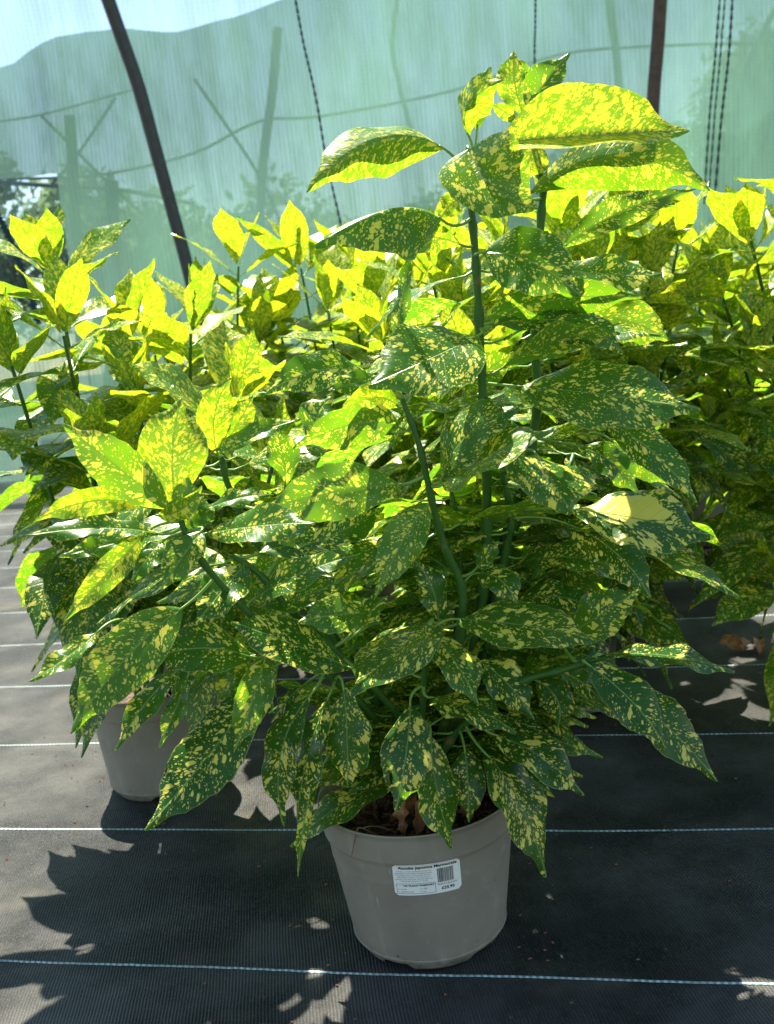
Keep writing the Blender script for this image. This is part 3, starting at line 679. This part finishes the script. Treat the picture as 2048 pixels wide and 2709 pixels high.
for i, (k, bx, by, mx, my, txx, ty, w, phi, fold, d0, d1, yg_, bl) in enumerate(LEAVES[:100]):
    Y0, Y1 = YH + d0/100, YH + d1/100
    P0 = at(k, bx, by, Y0); P2 = at(k, txx, ty, Y1); P1 = at(k, mx, my, (Y0+Y1)/2 - .004)
    sc = (1.2249 if k == 'V' else .6124); ph_ = phi + (0 if P0.z > .93 or phi < 0 or phi > 34 or yg_ > .7 else (0 if yg_ > .28 else rng.uniform(4, 40))); wid = w*sc*((Y0+Y1)/2)/FPX/math.cos(R(ph_)*.85)/math.cos(R(fold)); wid = min(wid*(1.04 if yg_ < .6 else 1.02), .118)
    T = (P2-P0).normalized(); N = face_normal(T, P1, R(ph_))
    mb = MB()
    yg_ = min(.95, yg_ + (rng.uniform(.05, .22) if P0.z > .42 and yg_ < .6 else 0))  # higher leaves painted lighter through the age value, as if in sun
    leaf(mb, P0, P1, P2, wid, N, R(fold), yg_, bl, nt=30, nh=6, curl=.05 if fold < 20 else .02, wave=.0045, teeth=.07 if yg_ < .6 else .02, rng=rng, mi=0,
         hole=(21, 24, 9, 10) if (k, bx) == ('G', 100) else None, twist=rng.uniform(-.25, .25))
    q = min(stem_pts, key=lambda s: (s-P0).length + (0 if s.z < P0.z+.03 else .02))
    C = 2*P1-(P0+P2)/2; td = (C-P0).normalized()
    L = (q-P0).length
    if L > .10: q = P0 - td*.03 - Vector((0, -.01, .012))
    L = (q-P0).length; mid = P0 - td*L*.5
    pth = [P0*(1-t)**2*1.0 + mid*2*t*(1-t) + q*t*t for t in [j/6 for j in range(7)]]
    pth = [P0 + td*.006] + pth
    tube(mb, pth, [.0012]+[.0014+.0009*j/6 for j in range(7)], 7, mi=1)
    hero_obj(mb, 'leaf', [M_leaf, M_pet])
fol = MB(); rng = random.Random(31)
for (pts, r0, r1) in HS:
    P = [at('V', a, b, YH+c) for a, b, c in pts]; P = [p for p in smooth_path(P, 8) if .25 < p.z < .88]
    if not P: continue
    for j in range(12):
        p = P[int((j+.5)/12*len(P)*.999)]; a = rng.random()*6.28; LL = rng.uniform(.11, .165)
        for q in range(2):
            aa = a + q*math.pi; D = Vector((math.cos(aa), math.sin(aa)*.7 + .25, rng.uniform(-.3, .25))).normalized()
            P0 = p + D*.028; P2 = P0 + D*LL - Vector((0, 0, LL*rng.uniform(.05, .35)))
            if min(P0.y, P2.y) < 1.16: continue
            P1 = P0.lerp(P2, .5) + Vector((0, 0, .012)); Tn = (P2-P0).normalized(); N = Vector((rng.gauss(0, .3), rng.gauss(-.1, .3), 1)); N = (N-Tn*N.dot(Tn)).normalized()
            leaf(fol, P0, P1, P2, LL*rng.uniform(.36, .44), N, R(rng.uniform(6, 20)), rng.uniform(.05, .5), rng.uniform(.1, .7), nt=18, nh=4, rng=rng, twist=rng.uniform(-.3, .3))
            tube(fol, [P0+Tn*.004, p.lerp(P0, .5)-Vector((0, 0, .003)), p], [.0012, .0015, .002], 5, mi=1)
hero_obj(fol, 'foliage', [M_leaf, M_pet])
# dry leaves and a root strand on the soil of the pot
dm = MB(); rng = random.Random(5)
for (a, b, c, e, w) in (((1030, 1600, 0), (1040, 1700, 0), 0, 0, .02),):
    pass
def dry_leaf(mb, p, d, L, w, rng, up=.3):
    d = Vector(d).normalized(); N = (Vector((0, 0, 1)) + Vector((rng.gauss(0, .5), rng.gauss(0, .5), 0))).normalized()
    leaf(mb, p, Vector(p)+d*L*.5+Vector((0, 0, up*L*.4)), Vector(p)+d*L, w, N, R(35), 0, 0, nt=10, nh=3, curl=-.05, wave=.006, teeth=0, rng=rng)
dl = MB()
for (x, y, dx, dy, dz, L, w) in ((-.02, -.085, .1, .1, 1, .05, .022), (-.005, -.08, .3, -.1, 1.2, .055, .026), (.02, -.085, 1, -.2, .4, .03, .012), (-.05, -.06, 1, .4, .2, .035, .016), (.07, -.06, -.5, -.4, .4, .05, .024), (.05, -.02, .2, -.8, .9, .06, .03), (-.01, -.03, -.4, -.7, 1.0, .06, .03)):
    dry_leaf(dl, (x, y, .18), (dx, dy, dz), L, w, rng)
dl.build('dry_leaf', M_dry, hero)
rt = MB(); 
for sgn, pts in ((1, [(-.02, -.09, .186), (-.05, -.092, .19), (-.072, -.10, .2075), (-.078, -.104, .206), (-.085, -.108, .185), (-.088, -.108, .175)]), (1, [(-.03, -.08, .186), (-.045, -.085, .197), (-.06, -.093, .205), (-.07, -.10, .2075)])):
    tube(rt, smooth_path(pts, 6), .0009, 5)
rt.build('dry_root', M_root, hero)

# ------------------------------------------------------------------ procedural shrubs behind
def shoot(fol, stm, tip, root, rng, nodes=5, size=1.0, lod=0, twist0=None, bushy=1.0):
    tip = Vector(tip); root = Vector(root); L = (tip-root).length
    midp = root.lerp(tip, .5); out = Vector((tip.x-root.x, tip.y-root.y, 0)); midp = midp + out*.14 - Vector((0, 0, .02))
    path = smooth_path([root, midp, tip], 8)
    tube(stm, path, [.0058-.0028*i/(len(path)-1) for i in range(len(path))], 6)
    nt, nh = ((12, 3), (8, 2), (6, 2))[lod]
    a0 = rng.random()*math.pi if twist0 is None else twist0
    # arclength from the tip
    cum = [0]
    for i in range(len(path)-1, 0, -1): cum.append(cum[-1] + (path[i]-path[i-1]).length)
    def pos(s):
        for i in range(1, len(cum)):
            if cum[i] >= s:
                t = (s-cum[i-1])/(cum[i]-cum[i-1]); a = path[len(path)-i]; b = path[len(path)-1-i]; return a.lerp(b, t), (a-b).normalized()
        return path[0].copy(), (path[1]-path[0]).normalized()
    s = 0.0
    for k in range(nodes+1):
        p, T = pos(s); 
        if s > L*.85: break
        ref = Vector((1, 0, 0)) if abs(T.x) < .8 else Vector((0, 1, 0))
        U = T.cross(ref).normalized(); Vv = T.cross(U)
        nl = (3 if k == 0 else 2) if k < 3 else 2
        if k and rng.random() < .35: nl += 1
        for q in range(nl):
            a = a0 + k*math.pi/2*.96 + q*2*math.pi/nl + rng.gauss(0, .22)
            D = U*math.cos(a) + Vv*math.sin(a)
            ang = R((24, 52, 70, 84, 94, 102, 108, 112)[min(k, 7)] + rng.gauss(0, 9))
            d = (T*math.cos(ang) + D*math.sin(ang)).normalized()
            LL = size*(.105, .135, .15, .155, .16, .155, .15, .14)[min(k, 7)]*rng.uniform(.82, 1.15); Wd = LL*rng.uniform(.37, .47)
            pet = LL*(.05 if k == 0 else .14)
            P0 = p + d*pet; droop = (0.02, .07, .14, .20, .26, .3, .34, .36)[min(k, 7)]*LL*rng.uniform(.6, 1.3)
            P2 = P0 + d*LL - Vector((0, 0, droop)); P1 = P0 + d*LL*.52 - Vector((0, 0, droop*.18)) + Vector((0, 0, LL*.02))
            N = (T*1.0 - d*(T.dot(d)) + Vector((0, 0, .35))); N = N + D*(.5 if k == 0 else 0)*-1 + Vector((rng.gauss(0, .22), rng.gauss(0, .22), rng.gauss(0, .15)))
            Tn = (P2-P0).normalized(); N = (N - Tn*N.dot(Tn))
            N = N.normalized() if N.length > .05 else Vector((0, 0, 1))
            yg_ = max(0, (.92, .85, .70, .54, .38, .24, .14, .08)[min(k, 7)] + rng.gauss(0, .12))
            leaf(fol, P0, P1, P2, Wd, N, R(rng.uniform(8, 22)), min(1, yg_), max(0, min(1, rng.gauss(.35, .25))), nt=nt, nh=nh, curl=.05, wave=.004, teeth=.05 if k > 1 else .0, rng=rng, twist=rng.uniform(-.4, .4))
            if k and lod < 2: tube(fol, [P0+Tn*.003, P0-d*pet*.5-Vector((0, 0, .002)), p], [.0011, .0013, .0018], 5, mi=1, cap=False)
        s += (.018, .034, .042, .05, .055, .055, .055)[min(k, 6)]*size*rng.uniform(.85, 1.2)
def shrub(label, loc, tips, seed, lod=1, skirt=6, nodes=5, size=1.0, group='potted shrubs behind the labelled one', soil=True, rootr=.05, rz=0):
    rng = random.Random(seed); root = empty('potted_shrub', loc); tag(root, label, 'shrub', group)
    make_pot(root, n=48, rot=rng.random()); make_soil(root, seed=seed, chips=0)
    fol, stm = MB(), MB()
    for tp in tips:
        tp = Vector(tp); a = math.atan2(tp.y, tp.x)
        shoot(fol, stm, tp, (rootr*rng.random()*math.cos(a), rootr*rng.random()*math.sin(a), .17), rng, nodes=nodes, size=size, lod=lod)
    for i in range(skirt):
        a = 6.283*(i+rng.random()*.6)/skirt; r = rng.uniform(.10, .19); z = rng.uniform(.34, .56)
        shoot(fol, stm, (r*math.cos(a), r*math.sin(a), z), (.03*math.cos(a), .03*math.sin(a), .17), rng, nodes=3, size=size, lod=lod)
    stm.build('stem', M_stem, root); fol.build('foliage', [M_leaf, M_pet], root)
    return root
def T3(loc, k, x, y, Yd):
    p = at(k, x, y, Yd); return (p.x-loc[0], p.y-loc[1], p.z)
# row just behind the labelled shrub
L1 = (-.475, 1.85, 0)
shrub('speckled shrub at left in a grey pot partly behind the labelled shrub', L1,
      [T3(L1, 'V', 118, 575, 1.82), T3(L1, 'V', 138, 725, 1.70), T3(L1, 'V', 25, 790, 1.68), T3(L1, 'V', 300, 860, 1.66), T3(L1, 'V', 412, 720, 1.80), T3(L1, 'V', 210, 1000, 1.58), T3(L1, 'V', 510, 880, 1.60), T3(L1, 'V', 590, 1000, 1.54),  T3(L1, 'V', 280, 720, 1.85)],
      11, lod=0, skirt=0, nodes=7, size=1.15)
L2 = (.33, 2.04, 0)
shrub('shrub in a grey pot close behind the right side of the labelled shrub', L2,
      [T3(L2, 'V', 960, 860, 1.76), T3(L2, 'V', 1250, 640, 1.91), T3(L2, 'V', 1120, 700, 1.86), T3(L2, 'V', 1330, 760, 1.86), T3(L2, 'V', 830, 740, 1.81), T3(L2, 'V', 1380, 860, 1.81), T3(L2, 'V', 1050, 950, 1.66), T3(L2, 'V', 1330, 455, 1.96), T3(L2, 'V', 1465, 520, 2.01), T3(L2, 'V', 1450, 700, 1.86), T3(L2, 'V', 1240, 900, 1.71), T3(L2, 'V', 1215, 500, 1.88), T3(L2, 'V', 1085, 540, 1.94), T3(L2, 'V', 1290, 590, 1.78), T3(L2, 'V', 1400, 620, 1.86), T3(L2, 'V', 1000, 700, 1.81), T3(L2, 'V', 935, 610, 1.86), T3(L2, 'V', 1130, 660, 1.82), T3(L2, 'V', 1190, 740, 1.72), T3(L2, 'V', 1020, 820, 1.68)],
      12, lod=0, skirt=8, nodes=10, size=1.22)
L3 = (1.02, 2.02, 0)
shrub('shrub reaching in from the right edge with leaves over the dark gap', L3,
      [T3(L3, 'V', 1740, 420, 1.9), T3(L3, 'V', 1730, 860, 1.75), T3(L3, 'V', 1700, 1070, 1.75), T3(L3, 'V', 1685, 1260, 1.76), T3(L3, 'V', 1800, 700, 1.9), T3(L3, 'V', 1622, 520, 1.95), T3(L3, 'V', 1560, 640, 1.95), T3(L3, 'V', 1650, 760, 1.85), T3(L3, 'V', 1570, 840, 1.95)], 13, lod=0, skirt=7, nodes=9, size=1.22)
# second row back
spec2 = [
 ((-.52, 2.62, 0), [('V', 515, 575, 2.45), ('V', 330, 730, 2.6), ('V', 440, 690, 2.5), ('V', 250, 790, 2.7), ('V', 560, 740, 2.4), ('V', 370, 800, 2.5)], 'shrub with a tall yellow shoot just right of the black hoop'),
 ((-.02, 2.58, 0), [('V', 708, 670, 2.35), ('V', 650, 580, 2.5), ('V', 815, 640, 2.35), ('V', 760, 590, 2.6), ('V', 890, 640, 2.6), ('V', 600, 700, 2.5), ('V', 960, 560, 2.6)], 'shrub in the second row left of the tall stem of the labelled shrub'),
 ((.50, 2.75, 0), [('V', 1250, 540, 2.6), ('V', 1180, 600, 2.7), ('V', 1400, 540, 2.7), ('V', 1090, 600, 2.7), ('V', 1330, 620, 2.6)], 'shrub with glowing shoots behind the tall stems of the labelled shrub'),
]
for i, (loc, tips, lb) in enumerate(spec2):
    shrub(lb, loc, [T3(loc, *t) for t in tips], 20+i, lod=1, skirt=7, nodes=9, size=1.35)
# rows further back: three plants built once, then copied
protos = []
def rand_shrub(label, loc, seed, hmax):
    rng = random.Random(seed); tips = []
    for j in range(10):
        a = 6.283*j/10 + rng.random(); r = rng.uniform(.04, .24); tips.append((r*math.cos(a), r*math.sin(a), hmax*(1 - .5*(r/.26)**2)*rng.uniform(.86, 1.02)))
    return shrub(label, loc, tips, seed, lod=2, skirt=6, nodes=7, size=1.35, group='potted shrubs in the far rows')
def copy_tree(o, parent=None):
    c = o.copy(); COL.objects.link(c)
    if parent: c.parent = parent
    for ch in o.children: copy_tree(ch, c)
    return c
far = []
for r_, (Yr, xs_) in enumerate([(3.30, (-.42, .08, .60, 1.10, 1.62)), (3.95, (-.50, .0, .45, .88, 1.35, 1.85)), (4.6, (-.62, -.1, .4, .85, 1.3, 1.8, 2.3))]):
    for c_, x_ in enumerate(xs_): far.append((r_, c_, len(xs_), x_, Yr))
ordw = ('first', 'second', 'third', 'fourth', 'fifth', 'sixth', 'seventh')
rng = random.Random(3)
for i, (r_, c_, n_, x_, Yr) in enumerate(far):
    lb = '%s shrub from the left in the %s row from the back, seen over nearer shrubs' % (ordw[c_], ('third', 'second', 'last')[r_])
    if r_ == 2: lb = '%s shrub from the left in the rearmost row before the netting' % ordw[c_]
    hs = .9 if x_ < -.3 else 1.0
    loc = (x_ + rng.uniform(-.05, .05), Yr + rng.uniform(-.06, .06), 0)
    if i < 4:
        o = rand_shrub(lb, loc, 60+i, .98); protos.append(o)
    else:
        o = copy_tree(protos[i % 4]); o.location = loc; o['label'] = lb; o.rotation_euler = (0, 0, rng.random()*6.28)
    s_ = hs*rng.uniform(.94, 1.06); o.scale = (min(1, s_+.08), min(1, s_+.08), s_)

# ------------------------------------------------------------------ litter on the ground
cb = MB(); rng = random.Random(42)
for _ in range(900):
    x_, y_ = rng.uniform(-1.6, 1.6), rng.uniform(1.0, 4.0)
    if rng.random() < .55:
        q = rng.choice((base, Vector(L1), Vector(L2), Vector(L3))); a = rng.random()*6.28; r = .11 + abs(rng.gauss(0, .16)); x_, y_ = q.x + r*math.cos(a), q.y + r*math.sin(a)
    r = rng.uniform(.0008, .0028); z_ = gz(x_, y_) + r*.4 + .001; n_ = 5; top = cb.vert((x_+rng.gauss(0, r*.3), y_, z_+r*.8)); bt = cb.vert((x_, y_, z_-r*.6)); rg = [cb.vert((x_+r*rng.uniform(.6, 1.7)*math.cos(6.283*j/n_), y_+r*rng.uniform(.5, 1.2)*math.sin(6.283*j/n_), z_)) for j in range(n_)]
    for j in range(n_): cb.face(top, rg[j], rg[(j+1) % n_]); cb.face(bt, rg[(j+1) % n_], rg[j])
tag(cb.build('compost_crumbs', M_chip, smooth=False), 'tiny brown compost crumbs scattered over the woven ground cover', 'debris', kind='stuff')
def litter(k, x, y, L, w, rz, label, seed):
    p = ground(k, x, y); rng = random.Random(seed); mb = MB(); d = Vector((math.cos(rz), math.sin(rz), .1))
    dry_leaf(mb, (0, 0, .004), d, L, w, rng, up=.35); o = mb.build('dry_leaf', M_dry); o.location = (p.x, p.y, gz(p.x, p.y)+.004)
    tag(o, label, 'dry leaf', 'dry leaves fallen on the ground cover')
for i, (x, y, L, w, rz, lb) in enumerate([(1570, 1215, .09, .045, .3, 'orange brown dry leaf curled in the dark gap before the far grey pots'), (1530, 1205, .07, .03, 2.8, 'pale dry leaf lying left of the orange one in the dark gap'),
        (1640, 1425, .08, .035, 1.2, 'pale curled dry leaf standing in the litter by the right edge'), (1610, 1415, .07, .04, 2.2, 'reddish dry leaf at the left end of the litter by the right edge'), (1668, 1412, .08, .04, .4, 'dark brown dry leaf in the litter cut by the right edge'), (1630, 1400, .07, .035, 4.0, 'small dry leaf at the back of the litter by the right edge'),
        (1165, 1255, .12, .07, 1.5, 'reddish dry leaf standing behind the stems of the labelled shrub')]):
    litter('V', x, y, L, w, rz, lb, 80+i)
